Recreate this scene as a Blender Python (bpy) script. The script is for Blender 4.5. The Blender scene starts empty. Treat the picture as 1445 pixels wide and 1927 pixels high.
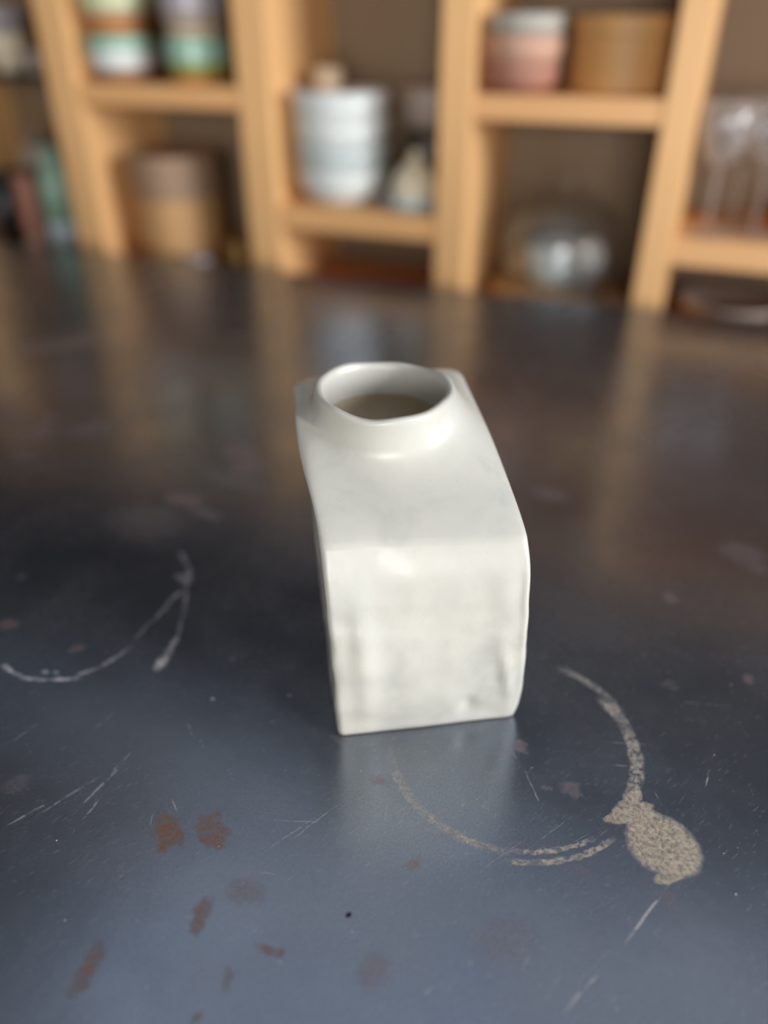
import bpy, bmesh, math, random
import numpy as np
from mathutils import Vector, Matrix, noise
R = math.radians
S = bpy.context.scene
COL = S.collection
T = 0.74                                            # height of the table top

# ---------------------------------------------------------------- camera
cam_d = bpy.data.cameras.new('camera')
cam = bpy.data.objects.new('camera', cam_d); COL.objects.link(cam)
cam.location = (0, 0, T + 0.30)
cam.rotation_euler = (R(90 - 32), 0, R(22.5))
cam_d.sensor_fit = 'HORIZONTAL'; cam_d.sensor_width = 36.0
cam_d.lens = 1460 / 1445 * 36.0
cam_d.clip_start = 0.01
cam_d.dof.use_dof = True
cam_d.dof.focus_distance = 0.345
cam_d.dof.aperture_fstop = 2.7
S.camera = cam

# ---------------------------------------------------------------- world, daylight, exposure
W = bpy.data.worlds.new('sky'); S.world = W; W.use_nodes = True
W.node_tree.nodes['Background'].inputs[0].default_value = (0.74, 0.80, 0.92, 1)
W.node_tree.nodes['Background'].inputs[1].default_value = 0.70

def daylight(name, loc, rot, sx, sy, power, col):
    l = bpy.data.lights.new(name, 'AREA'); l.shape = 'RECTANGLE'; l.size = sx; l.size_y = sy
    l.energy = power; l.color = col
    o = bpy.data.objects.new(name, l); o.location = loc; o.rotation_euler = rot; COL.objects.link(o)
# daylight entering by the window in the right wall and by the one behind the photographer
daylight('window_daylight_side', (2.45, 0.12, T + 0.74), (0, R(90), 0), 1.0, 1.0, 76, (0.96, 0.98, 1.0))
daylight('window_daylight_rear', (1.05, -3.52, 1.06), (R(90), 0, 0), 1.7, 1.8, 92, (1.0, 0.97, 0.93))

vs = S.view_settings
S.display_settings.display_device = 'sRGB'
vs.view_transform = 'Standard'; vs.look = 'None'; vs.gamma = 1; vs.use_curve_mapping = False
vs.exposure = 0.3
S.cycles.use_denoising = True
S.cycles.caustics_reflective = False

# ---------------------------------------------------------------- node helpers
def mat(name):
    m = bpy.data.materials.new(name); m.use_nodes = True
    return m, m.node_tree.nodes, m.node_tree.links, m.node_tree.nodes['Principled BSDF']

def speck(name, col, col2=None, rough=0.5, scale=30, bump=0.0, metallic=0.0, spec=0.5, stretch=(1, 1, 1)):
    """a plain procedural surface: two near colours mixed by noise, a little relief"""
    m, n, l, p = mat(name)
    col2 = col2 or tuple(c * 0.86 for c in col)
    tc = n.new('ShaderNodeTexCoord'); mp = n.new('ShaderNodeMapping'); mp.inputs['Scale'].default_value = stretch
    nz = n.new('ShaderNodeTexNoise'); nz.inputs['Scale'].default_value = scale; nz.inputs['Detail'].default_value = 5
    mx = n.new('ShaderNodeMix'); mx.data_type = 'RGBA'
    mx.inputs[6].default_value = (*col, 1); mx.inputs[7].default_value = (*col2, 1)
    l.new(tc.outputs['Object'], mp.inputs[0]); l.new(mp.outputs[0], nz.inputs['Vector'])
    l.new(nz.outputs[0], mx.inputs[0]); l.new(mx.outputs[2], p.inputs['Base Color'])
    p.inputs['Roughness'].default_value = rough; p.inputs['Metallic'].default_value = metallic
    p.inputs['Specular IOR Level'].default_value = spec
    if bump:
        b = n.new('ShaderNodeBump'); b.inputs['Strength'].default_value = bump; b.inputs['Distance'].default_value = 0.002
        l.new(nz.outputs[0], b.inputs['Height']); l.new(b.outputs[0], p.inputs['Normal'])
    return m

def glass(name, tint=(1, 1, 1), rough=0.03, haze=0.04):
    """thin blown glass: clear through, mirrors by Fresnel"""
    m, n, l, p = mat(name); n.remove(p)
    lw = n.new('ShaderNodeLayerWeight'); lw.inputs['Blend'].default_value = 0.5
    pw = n.new('ShaderNodeMath'); pw.operation = 'POWER'; pw.inputs[1].default_value = 4.0; l.new(lw.outputs['Facing'], pw.inputs[0])
    fr = n.new('ShaderNodeMath'); fr.operation = 'MULTIPLY_ADD'; fr.inputs[1].default_value = 0.75; fr.inputs[2].default_value = 0.045; l.new(pw.outputs[0], fr.inputs[0])
    nz = n.new('ShaderNodeTexNoise'); nz.inputs['Scale'].default_value = 14
    bp = n.new('ShaderNodeBump'); bp.inputs['Strength'].default_value = 0.05; l.new(nz.outputs[0], bp.inputs['Height'])
    tr = n.new('ShaderNodeBsdfTransparent'); tr.inputs[0].default_value = (*tint, 1)
    gl = n.new('ShaderNodeBsdfGlossy'); gl.inputs['Roughness'].default_value = rough; l.new(bp.outputs[0], gl.inputs['Normal'])
    mx = n.new('ShaderNodeMixShader'); l.new(fr.outputs[0], mx.inputs[0]); l.new(tr.outputs[0], mx.inputs[1]); l.new(gl.outputs[0], mx.inputs[2])
    df = n.new('ShaderNodeBsdfDiffuse'); df.inputs[0].default_value = (0.82 * tint[0], 0.79 * tint[1], 0.77 * tint[2], 1)
    hz = n.new('ShaderNodeMixShader'); hz.inputs[0].default_value = haze     # a little dust on the glass
    l.new(mx.outputs[0], hz.inputs[1]); l.new(df.outputs[0], hz.inputs[2])
    l.new(hz.outputs[0], n['Material Output'].inputs[0])
    return m

M = {}
M['plywood'] = speck('birch_plywood', (0.92, 0.55, 0.25), (0.85, 0.48, 0.205), 0.5, 9, 0.05, stretch=(6, 6, 0.6))
M['shelf_ply'] = speck('birch_plywood_shelf', (0.90, 0.51, 0.225), (0.82, 0.44, 0.185), 0.5, 9, 0.05, stretch=(0.6, 6, 6))
M['panel'] = speck('back_board', (0.26, 0.185, 0.115), (0.21, 0.145, 0.085), 0.6, 5, 0.03, stretch=(5, 1, 0.5))
M['wall'] = speck('painted_plaster', (0.84, 0.87, 0.92), (0.81, 0.84, 0.89), 0.8, 40, 0.1)
M['dark_wall'] = speck('charcoal_paint', (0.020, 0.020, 0.022), (0.015, 0.015, 0.017), 0.8, 40, 0.1)
M['side_wall'] = speck('warm_grey_paint', (0.26, 0.25, 0.235), (0.23, 0.22, 0.205), 0.75, 40, 0.1)
M['ceiling'] = speck('ceiling_paint', (0.17, 0.17, 0.175), (0.15, 0.15, 0.155), 0.85, 40, 0.05)
M['floor'] = speck('floor_boards', (0.13, 0.09, 0.06), (0.09, 0.065, 0.045), 0.45, 6, 0.1, stretch=(1, 8, 1))
M['white_paint'] = speck('window_frame_paint', (0.75, 0.75, 0.73), None, 0.4, 20)
M['black_steel'] = speck('black_steel', (0.035, 0.035, 0.037), (0.02, 0.02, 0.022), 0.4, 30, 0.05, 0.6)
M['white_glaze'] = speck('white_glaze', (0.78, 0.80, 0.78), (0.70, 0.74, 0.72), 0.25, 10)
M['grey_glaze'] = speck('pale_grey_glaze', (0.60, 0.66, 0.65), (0.54, 0.60, 0.59), 0.25, 10)
M['cream_glaze'] = speck('cream_glaze', (0.88, 0.78, 0.59), (0.82, 0.71, 0.51), 0.3, 12)
M['beige_clay'] = speck('beige_clay', (0.70, 0.53, 0.37), (0.62, 0.45, 0.31), 0.6, 20, 0.1)
M['raw_clay'] = speck('raw_brown_clay', (0.36, 0.17, 0.075), (0.28, 0.125, 0.05), 0.7, 40, 0.2)
M['orange_clay'] = speck('orange_clay', (0.55, 0.235, 0.075), (0.46, 0.19, 0.06), 0.6, 30, 0.1)
M['pink_clay'] = speck('pinkish_clay', (0.60, 0.36, 0.26), (0.54, 0.31, 0.22), 0.55, 20, 0.1)
M['rose_clay'] = speck('rose_brown_clay', (0.45, 0.21, 0.15), (0.37, 0.165, 0.115), 0.55, 20, 0.1)
M['peach_glaze'] = speck('peach_glaze', (0.66, 0.49, 0.35), (0.60, 0.42, 0.29), 0.35, 14)
M['mint_glaze'] = speck('mint_glaze', (0.36, 0.56, 0.44), (0.30, 0.49, 0.37), 0.25, 12)
M['green_glaze'] = speck('olive_green_glaze', (0.32, 0.36, 0.10), (0.22, 0.28, 0.07), 0.3, 12)
M['lime_glaze'] = speck('pale_green_glaze', (0.62, 0.66, 0.40), (0.55, 0.60, 0.34), 0.3, 12)
M['stone_glaze'] = speck('stone_grey_glaze', (0.47, 0.44, 0.385), (0.41, 0.38, 0.33), 0.4, 14)
M['lilac_glaze'] = speck('lilac_grey_glaze', (0.46, 0.43, 0.46), (0.38, 0.36, 0.40), 0.3, 12)
M['mauve_clay'] = speck('greyish_pink_clay', (0.42, 0.345, 0.295), (0.36, 0.29, 0.25), 0.5, 18)
M['blue_glaze'] = speck('light_blue_glaze', (0.56, 0.68, 0.74), (0.49, 0.61, 0.68), 0.2, 12)
M['pale_blue_glaze'] = speck('bluish_white_glaze', (0.80, 0.88, 0.93), (0.76, 0.84, 0.90), 0.2, 12)
M['dark_glaze'] = speck('dark_olive_glaze', (0.075, 0.07, 0.05), (0.05, 0.048, 0.035), 0.35, 14)
M['black_glaze'] = speck('black_glaze', (0.012, 0.013, 0.016), None, 0.3, 14)
M['bamboo'] = speck('steamed_wood', (0.60, 0.33, 0.12), (0.50, 0.26, 0.09), 0.5, 12, 0.1, stretch=(1, 1, 8))
M['box_wood'] = speck('round_box_wood', (0.64, 0.37, 0.165), (0.56, 0.31, 0.13), 0.5, 12, 0.1, stretch=(1, 1, 8))
M['lid_wood'] = speck('greyed_lid_wood', (0.40, 0.26, 0.165), (0.34, 0.215, 0.135), 0.55, 12, 0.1, stretch=(8, 1, 1))
M['pale_wood'] = speck('pale_wood', (0.60, 0.42, 0.26), (0.52, 0.35, 0.20), 0.5, 12, 0.1, stretch=(8, 1, 1))
M['glint_white'] = speck('glint_white', (0.86, 0.86, 0.83), (0.82, 0.82, 0.79), 0.35, 40)
M['brass'] = speck('brass', (0.62, 0.43, 0.16), (0.5, 0.34, 0.12), 0.4, 30, 0.02, 0.9)
M['chrome'] = speck('polished_metal', (0.85, 0.86, 0.87), (0.82, 0.83, 0.84), 0.06, 30, 0, 1.0)
M['glass'] = glass('clear_glass', (0.97, 0.985, 0.98))
M['wine_glass'] = glass('thin_clear_glass', (0.98, 0.98, 0.985), 0.12, 0.10)
M['amber_glass'] = glass('amber_glass', (0.90, 0.50, 0.10), 0.05, 0.25)

# ---------------------------------------------------------------- object helpers
def link(name, bm_or_me, m, parent=None, loc=(0, 0, 0), smooth=False, kind=None):
    if isinstance(bm_or_me, bmesh.types.BMesh):
        me = bpy.data.meshes.new(name); bm_or_me.to_mesh(me); bm_or_me.free()
    else:
        me = bm_or_me
    if smooth:
        for f in me.polygons: f.use_smooth = True
    me.materials.append(m)
    o = bpy.data.objects.new(name, me); o.location = loc; COL.objects.link(o)
    if parent: o.parent = parent
    if kind: o['kind'] = kind
    return o

def thing(name, label, cat, loc, rz=0, group=None):
    o = bpy.data.objects.new(name, None); o.empty_display_size = 0.05; COL.objects.link(o)
    o.location = loc; o.rotation_euler = (0, 0, rz); o['label'] = label; o['category'] = cat
    if group: o['group'] = group
    return o

def tag(o, label, cat, group=None):
    o['label'] = label; o['category'] = cat
    if group: o['group'] = group
    return o

def box(bm, x0, x1, y0, y1, z0, z1, bevel=0.0):
    r = bmesh.ops.create_cube(bm, size=1)
    vs_ = r['verts']
    for v in vs_:
        v.co = Vector((x0 + (v.co.x + .5) * (x1 - x0), y0 + (v.co.y + .5) * (y1 - y0), z0 + (v.co.z + .5) * (z1 - z0)))
    if bevel:
        es = list({e for v in vs_ for e in v.link_edges})
        bmesh.ops.bevel(bm, geom=es, offset=bevel, segments=2, affect='EDGES', profile=0.6)
    return bm

def boxm(*a, bevel=0.0):
    return box(bmesh.new(), *a, bevel=bevel)

def lathe(prof, n=40, lobes=None):
    """closed turned solid from (r, z) pairs; r = 0 closes on the axis"""
    bm = bmesh.new(); rings = []
    for r, z in prof:
        if r <= 1e-6: rings.append([bm.verts.new((0, 0, z))])
        else:
            ring = []
            for i in range(n):
                a = 2 * math.pi * i / n
                k = r * (1 + lobes[0] * math.cos(lobes[1] * a)) if lobes else r
                ring.append(bm.verts.new((k * math.cos(a), k * math.sin(a), z)))
            rings.append(ring)
    for A, B in zip(rings, rings[1:]):
        for i in range(n):
            j = (i + 1) % n
            if len(A) == 1 and len(B) == 1: continue
            if len(A) == 1: bm.faces.new((A[0], B[j], B[i]))
            elif len(B) == 1: bm.faces.new((A[i], A[j], B[0]))
            else: bm.faces.new((A[i], A[j], B[j], B[i]))
    bmesh.ops.remove_doubles(bm, verts=bm.verts, dist=1e-6)
    bmesh.ops.recalc_face_normals(bm, faces=bm.faces)
    return bm

def copy_thing(o, loc, label, rz=0):
    c = o.copy(); COL.objects.link(c); c.location = loc; c.rotation_euler = (0, 0, rz); c['label'] = label
    for ch in o.children:
        d = ch.copy(); COL.objects.link(d); d.parent = c
        for g in ch.children:
            e = g.copy(); COL.objects.link(e); e.parent = d
    return c

# ---------------------------------------------------------------- the room
XL, XR, YF, YB, ZC = -2.7, 2.30, -3.4, 1.31, 2.62
def struct(name, bm, m):
    return link(name, bm, m, kind='structure')
struct('floor', boxm(XL - .1, XR + .1, YF - .1, YB + .1, -0.05, 0), M['floor'])
SKY = (-1.30, 1.10, 0.20, 1.25)                      # unseen roof light, added to brighten what the table top reflects
bm = bmesh.new()
for b in ((XL - .1, SKY[0], YF - .1, YB + .1), (SKY[1], XR + .1, YF - .1, YB + .1), (SKY[0], SKY[1], YF - .1, SKY[2]), (SKY[0], SKY[1], SKY[3], YB + .1)): box(bm, *b, ZC, ZC + .08)
struct('ceiling', bm, M['ceiling'])
struct('wall_left', boxm(XL - .1, XL, YF, YB, 0, ZC), M['dark_wall'])
struct('added_dark_trim_1', boxm(XL, XR, YB - .012, YB - .0005, 0, T + 1.50), M['dark_wall'])  # unseen dark panel and rail, added to darken the table's reflections
struct('added_dark_trim_2', boxm(XL, XR, YB - .022, YB - .0005, T + 1.5005, T + 1.535, bevel=0.004), M['dark_wall'])
def wall_with_opening(name, axis, p0, p1, a0, a1, o0, o1, z0, z1, m=None):
    bm = bmesh.new()
    def bb(u0, u1, w0, w1):
        if axis == 'x': box(bm, p0, p1, u0, u1, w0, w1)
        else: box(bm, u0, u1, p0, p1, w0, w1)
    bb(a0, o0, 0, ZC); bb(o1, a1, 0, ZC); bb(o0, o1, 0, z0); bb(o0, o1, z1, ZC)
    return struct(name, bm, m or M['side_wall'])
wz0, wz1 = T + 0.20, T + 1.28
wall_with_opening('wall_right', 'x', XR, XR + .1, YF, YB, -0.42, 0.72, wz0, wz1)
wall_with_opening('wall_front', 'y', YF - .1, YF, XL, XR, 0.15, 1.95, 0.12, T + 1.28)
def window(name, axis, p, a0, a1, z0, z1):
    w = 0.045; bm = bmesh.new(); am = (a0 + a1) / 2
    for u0, u1, w0, w1 in ((a0, a1, z0, z0 + w), (a0, a1, z1 - w, z1), (a0, a0 + w, z0 + w, z1 - w), (a1 - w, a1, z0 + w, z1 - w), (am - .02, am + .02, z0 + w, z1 - w)):
        if axis == 'x': box(bm, p - .025, p + .025, u0, u1, w0, w1)
        else: box(bm, u0, u1, p - .025, p + .025, w0, w1)
    struct(name, bm, M['white_paint'])
struct('wall_back', boxm(XL - .1, XR + .1, YB, YB + .1, 0, ZC), M['wall'])
window('window_1', 'x', XR + .05, -0.42, 0.72, wz0, wz1)
window('window_2', 'y', YF - .05, 0.15, 1.95, 0.12, T + 1.28)

def added_skylight(name, x0, x1, y0, y1):
    bm = bmesh.new(); w = .05
    for b in ((x0, x1, y0, y0 + w), (x0, x1, y1 - w, y1), (x0, x0 + w, y0 + w, y1 - w), (x1 - w, x1, y0 + w, y1 - w)): box(bm, *b, ZC + .002, ZC + .075)
    struct(name, bm, M['white_paint'])
added_skylight('added_skylight_frame', *SKY)

# ---------------------------------------------------------------- the bookcase behind the table
FY, BY = 1.06, 1.28                                 # front edge and back of the boards
UP = [(-1.66, -1.615), (-1.335, -1.29), (-0.999, -0.945), (-0.661, -0.609), (-0.363, -0.319), (-0.087, -0.050), (0.235, 0.280)]
TOPZ = T + 0.42
bc = thing('bookcase', 'tall open plywood bookcase standing behind the dark table', 'bookcase', ((UP[0][0] + UP[-1][1]) / 2, (FY + BY) / 2, 0))
bco = Vector(bc.location)
def bpart(name, x0, x1, y0, y1, z0, z1, m, bevel=0.0):
    return link(name, boxm(x0 - bco.x, x1 - bco.x, y0 - bco.y, y1 - bco.y, z0, z1, bevel=bevel), m, bc)
for a, b in UP: bpart('upright', a, b, FY, BY - .012, 0.0, TOPZ, M['plywood'], 0.002)
bpart('back_panel', UP[0][0], UP[-1][1], BY - .012, BY, 0.05, TOPZ, M['panel'])
bpart('top_board', UP[0][0], UP[-1][1], FY, BY, TOPZ, TOPZ + .035, M['shelf_ply'], 0.002)
def shelf(k, ztop, t=0.030, m=None, back=0.0, name='shelf_board'):
    return bpart(name, UP[k][1], UP[k + 1][0], FY + .002 + back, BY - .012, T + ztop - t, T + ztop, m or M['shelf_ply'], 0.0015)
for k in range(6):
    shelf(k, -0.05); shelf(k, -0.36); shelf(k, -0.66)
for k, zs in {0: (0.23,), 2: (0.229,), 3: (0.077,), 4: (0.229,), 5: (0.077,)}.items():
    for z in zs: shelf(k, z, 0.032 if k in (3, 5) else 0.029)
o = shelf(1, 0.236, 0.008, M['black_steel'], 0.02); o['label'] = 'thin black metal shelf'

# ---------------------------------------------------------------- the table
tb = thing('table', 'large dark blackened-steel table with stains, rust specks and scratches', 'table', (-0.75, 0.42, 0))
tbo = Vector(tb.location)
# corners of the top: its back edge runs two degrees off the bookcase
TC = [(-2.15, -0.12), (0.62, -0.06), (0.62, 1.038), (-2.15, 0.942)]
# ---- steel with its stains: every mark is an ellipse or a ring arc in the table's own coordinates
m_steel, n, l, p = mat('blank')
bpy.data.materials.remove(m_steel)
def node(kind, **kw):
    x = n.new(kind)
    for k, v in kw.items(): setattr(x, k, v)
    return x
def math_(op, a, b=None, clamp=False):
    x = node('ShaderNodeMath', operation=op, use_clamp=clamp)
    for i, v in enumerate((a, b)):
        if v is None: continue
        if isinstance(v, (int, float)): x.inputs[i].default_value = v
        else: l.new(v, x.inputs[i])
    return x.outputs[0]
def noise_(scale, detail=4, vec=None, rough=0.6, dist=0.0):
    x = node('ShaderNodeTexNoise'); x.inputs['Scale'].default_value = scale; x.inputs['Detail'].default_value = detail
    x.inputs['Roughness'].default_value = rough; x.inputs['Distortion'].default_value = dist
    l.new(vec or tc.outputs['Object'], x.inputs['Vector']); return x
def smooth_(v, a, b, o0=0.0, o1=1.0):
    x = node('ShaderNodeMapRange', interpolation_type='SMOOTHSTEP')
    l.new(v, x.inputs[0]); x.inputs[1].default_value = a; x.inputs[2].default_value = b
    x.inputs[3].default_value = o0; x.inputs[4].default_value = o1
    return x.outputs[0]
def warped(scale, amt, detail=4):
    nz = noise_(scale, detail)
    s = node('ShaderNodeVectorMath', operation='SUBTRACT'); l.new(nz.outputs['Color'], s.inputs[0]); s.inputs[1].default_value = (.5, .5, .5)
    k = node('ShaderNodeVectorMath', operation='MULTIPLY'); l.new(s.outputs[0], k.inputs[0]); k.inputs[1].default_value = (amt, amt, 0)
    a = node('ShaderNodeVectorMath', operation='ADD'); l.new(tc.outputs['Object'], a.inputs[0]); l.new(k.outputs[0], a.inputs[1])
    return a.outputs[0]
def mix(f, a, b):
    x = node('ShaderNodeMix', data_type='RGBA')
    l.new(f, x.inputs[0])
    for i, v in ((6, a), (7, b)):
        if isinstance(v, tuple): x.inputs[i].default_value = (*v, 1)
        else: l.new(v, x.inputs[i])
    return x.outputs[2]
def ell(vec, x, y, a, b, rot):
    """1 at the centre, 0 on the outline of the ellipse"""
    mp = node('ShaderNodeMapping', vector_type='TEXTURE'); l.new(vec, mp.inputs[0])
    mp.inputs['Location'].default_value = (x - tbo.x, y - tbo.y, T); mp.inputs['Rotation'].default_value = (0, 0, rot)
    mp.inputs['Scale'].default_value = (a, b, 0.05)
    ln = node('ShaderNodeVectorMath', operation='LENGTH'); l.new(mp.outputs[0], ln.inputs[0])
    return math_('SUBTRACT', 1.0, ln.outputs['Value'])
def ring(vec, x, y, r, w):
    mp = node('ShaderNodeMapping', vector_type='TEXTURE'); l.new(vec, mp.inputs[0])
    mp.inputs['Location'].default_value = (x - tbo.x, y - tbo.y, T); mp.inputs['Scale'].default_value = (r, r, 1)
    ln = node('ShaderNodeVectorMath', operation='LENGTH'); l.new(mp.outputs[0], ln.inputs[0])
    d = math_('ABSOLUTE', math_('SUBTRACT', ln.outputs['Value'], 1.0))
    return math_('SUBTRACT', 1.0, math_('DIVIDE', d, w / r))
def vmax(vals):
    acc = vals[0]
    for v in vals[1:]: acc = math_('MAXIMUM', acc, v)
    return acc
def marks(rows, vec, lo_, hi_, after=None):
    acc = None
    for i, e in enumerate(rows):                    # largest so far, one mark at a time
        prev = acc if acc is not None else after
        if i % 6 == 0 and prev is not None:         # a nil offset that only fixes the order of evaluation
            x = node('ShaderNodeVectorMath', operation='MULTIPLY_ADD'); l.new(prev, x.inputs[0])
            x.inputs[1].default_value = (1e-9, 1e-9, 1e-9); l.new(vec, x.inputs[2]); cur = x.outputs[0]
        elif i == 0: cur = vec
        v = math_('MULTIPLY', smooth_(ell(cur, *e[:5]), lo_, hi_), e[5])
        acc = v if acc is None else math_('MAXIMUM', acc, v)
    return acc
# every mark: x, y, half length, half width, direction, strength (metres on the table top)
RUST = [(-0.172, 0.1657, 0.00757, 0.0037, -0.213, 1), (-0.1663, 0.1594, 0.0066, 0.00376, 1.442, 1), (-0.1717, 0.1614, 0.00548, 0.00328, -0.110, 0.9), (-0.1669, 0.1563, 0.00321, 0.00188, 0.062, 1), (-0.1651, 0.1627, 0.00693, 0.00219, -0.480, 0.9), (-0.1558, 0.1724, 0.00542, 0.00514, 0.916, 0.8), (-0.1499, 0.1667, 0.0068, 0.00324, -0.170, 0.85), (-0.1526, 0.1645, 0.00474, 0.00174, -0.483, 1), (-0.1493, 0.1721, 0.00527, 0.00221, -0.549, 0.8), (-0.1553, 0.177, 0.00325, 0.00228, 0.046, 0.9), (-0.1356, 0.1378, 0.00496, 0.00364, 1.733, 0.7), (-0.1341, 0.1319, 0.00395, 0.00316, 1.723, 0.7), (-0.1634, 0.1042, 0.00706, 0.00362, 1.635, 0.75), (-0.1618, 0.0965, 0.00589, 0.00311, 1.681, 0.6), (-0.162, 0.1069, 0.00343, 0.00279, 1.351, 0.6), (-0.1032, 0.1335, 0.00503, 0.00275, 0.231, 0.7), (-0.0989, 0.1341, 0.00285, 0.00203, 0.661, 0.6), (-0.1125, 0.12, 0.00496, 0.00201, 1.899, 0.35), (-0.1148, 0.1032, 0.00265, 0.002, 1.571, 0.6), (-0.1236, 0.1506, 0.00851, 0.00571, 0.118, 0.28), (-0.0644, 0.1893, 0.00375, 0.00265, 0.804, 0.6), (-0.0663, 0.1866, 0.00202, 0.00165, -0.124, 0.6), (-0.0383, 0.2682, 0.00323, 0.00344, 0.709, 0.55), (-0.0105, 0.2525, 0.00445, 0.00435, -0.022, 0.5), (-0.0078, 0.2514, 0.0024, 0.0019, 0.021, 0.5), (0.0189, 0.4188, 0.00447, 0.00505, -0.101, 0.7), (0.0644, 0.3615, 0.0032, 0.0036, 0.000, 0.6), (-0.3307, 0.4853, 0.0153, 0.01356, 0.010, 0.5), (-0.3133, 0.4675, 0.01288, 0.01635, 0.675, 0.5), (-0.3293, 0.4024, 0.01615, 0.008, 0.000, 0.75), (-0.304, 0.3925, 0.01593, 0.00517, -0.189, 0.45), (-0.3414, 0.2423, 0.00549, 0.00459, 0.128, 0.9), (-0.2891, 0.2413, 0.00371, 0.00339, 0.757, 0.8), (-0.6382, 0.6466, 0.02576, 0.018, 0.963, 0.75), (-0.6647, 0.6135, 0.02907, 0.01637, 0.161, 0.5), (-0.513, 0.442, 0.01731, 0.01113, 0.890, 0.85), (-0.5217, 0.4672, 0.01983, 0.00545, 1.997, 0.75), (-0.5587, 0.464, 0.02414, 0.0073, -0.202, 0.6), (-0.4916, 0.4105, 0.00969, 0.00682, 0.197, 0.8), (-0.4748, 0.4714, 0.02058, 0.01003, 0.599, 0.4), (0.0583, 0.4879, 0.01508, 0.01224, -0.224, 0.4), (0.0667, 0.4749, 0.00977, 0.00791, -0.118, 0.35), (-0.0772, 0.5152, 0.01477, 0.00949, -0.047, 0.4), (-0.0823, 0.5584, 0.0043, 0.00538, -0.035, 0.45), (-0.4802, 0.6142, 0.03916, 0.02299, 1.226, 0.25), (-0.0629, 0.1427, 0.00705, 0.00774, 0.114, 0.28), (-0.0215, 0.1717, 0.01352, 0.00996, 0.699, 0.18), (-0.2509, 0.1561, 0.00635, 0.00557, 1.114, 0.25), (-0.0943, 0.2227, 0.00511, 0.00241, 0.157, 0.35), (-0.1225, 0.2387, 0.00644, 0.00249, -0.164, 0.3), (-0.021, 0.2497, 0.00196, 0.00185, 0.077, 0.4), (-0.3094, 0.441, 0.03119, 0.00975, -0.109, 0.25), (-0.4258, 0.4671, 0.01775, 0.0048, -0.076, 0.25), (0.0357, 0.2141, 0.00309, 0.00361, -0.245, 0.3), (0.0027, 0.2131, 0.00266, 0.00203, 0.208, 0.2), (0.0254, 0.3397, 0.00543, 0.00342, 0.102, 0.2), (-0.3384, 0.3666, 0.03009, 0.02265, -0.097, 0.25)]
TAN = [(0.0314, 0.239, 0.01595, 0.01569, -0.670, 1), (0.0351, 0.2373, 0.01368, 0.01355, -0.793, 1), (0.0261, 0.2448, 0.01134, 0.01067, -0.399, 1), (0.0164, 0.2496, 0.01299, 0.00427, 0.745, 0.95), (0.009, 0.2436, 0.00424, 0.0023, 0.660, 0.9), (0.017, 0.2576, 0.0087, 0.00356, 1.421, 0.95), (0.0147, 0.2535, 0.00836, 0.0034, 0.891, 0.9), (0.0362, 0.2244, 0.00857, 0.00303, 0.674, 0.95)]
LINES = [(0.0284, 0.2027, 0.02008, 0.0007, -1.970, 0.9), (0.0113, 0.1662, 0.01673, 0.00072, -2.016, 0.7), (0.0475, 0.2837, 0.00734, 0.0005, -1.680, 0.7), (-0.0415, 0.1439, 0.00304, 0.00077, -1.924, 0.6), (0.044, 0.2366, 0.00555, 0.00043, -0.407, 0.8), (-0.2332, 0.146, 0.01304, 0.00096, 1.114, 0.5), (-0.2232, 0.1612, 0.01869, 0.00094, 1.175, 0.45), (-0.2134, 0.1704, 0.02046, 0.00107, 1.495, 0.45), (-0.209, 0.1596, 0.0089, 0.00085, 1.565, 0.5), (-0.2137, 0.1841, 0.01306, 0.00076, 1.529, 0.35), (-0.1941, 0.2147, 0.00963, 0.00057, -0.727, 0.4), (-0.1843, 0.21, 0.00503, 0.00046, -0.729, 0.3), (-0.1128, 0.1905, 0.01527, 0.0004, -1.982, 0.55), (-0.1198, 0.1812, 0.021, 0.00036, -2.054, 0.45), (-0.1187, 0.1891, 0.01781, 0.00033, 0.355, 0.45), (-0.1184, 0.1623, 0.00675, 0.00038, -2.841, 0.35), (-0.0268, 0.2458, 0.01354, 0.00044, -1.001, 0.5), (-0.0372, 0.2589, 0.01284, 0.00032, -0.805, 0.4), (0.0093, 0.2752, 0.00503, 0.00035, 0.334, 0.6), (0.0177, 0.2435, 0.00631, 0.0003, 0.063, 0.4), (0.0244, 0.2552, 0.00676, 0.00035, -0.822, 0.5), (0.0277, 0.2628, 0.00515, 0.0003, -1.007, 0.5), (-0.0304, 0.2087, 0.01894, 0.00025, 1.036, 0.35), (-0.0155, 0.2247, 0.02287, 0.00028, 1.008, 0.35), (-0.2703, 0.1812, 0.01304, 0.00077, 1.311, 0.25), (-0.2387, 0.2029, 0.01176, 0.0007, 1.383, 0.25), (-0.2857, 0.2066, 0.00804, 0.00068, 0.900, 0.2), (-0.1757, 0.1747, 0.0051, 0.00051, -0.604, 0.55), (-0.1808, 0.165, 0.0055, 0.00034, -1.140, 0.4), (0.0085, 0.2899, 0.01681, 0.00035, 0.321, 0.35), (0.0131, 0.2023, 0.01065, 0.00042, 0.829, 0.2), (-0.0111, 0.1673, 0.00475, 0.00075, 1.369, 0.3), (-0.0303, 0.1583, 0.0032, 0.001, 1.555, 0.25), (0.0003, 0.1616, 0.00912, 0.00074, 1.350, 0.2), (-0.0853, 0.2075, 0.00845, 0.0003, -1.326, 0.25), (-0.0545, 0.2248, 0.00389, 0.0004, 1.217, 0.5), (-0.0021, 0.2274, 0.0096, 0.00024, 0.967, 0.3), (0.0421, 0.332, 0.01611, 0.00058, 0.277, 0.2), (0.011, 0.1722, 0.00852, 0.00054, 1.141, 0.25)]
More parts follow.
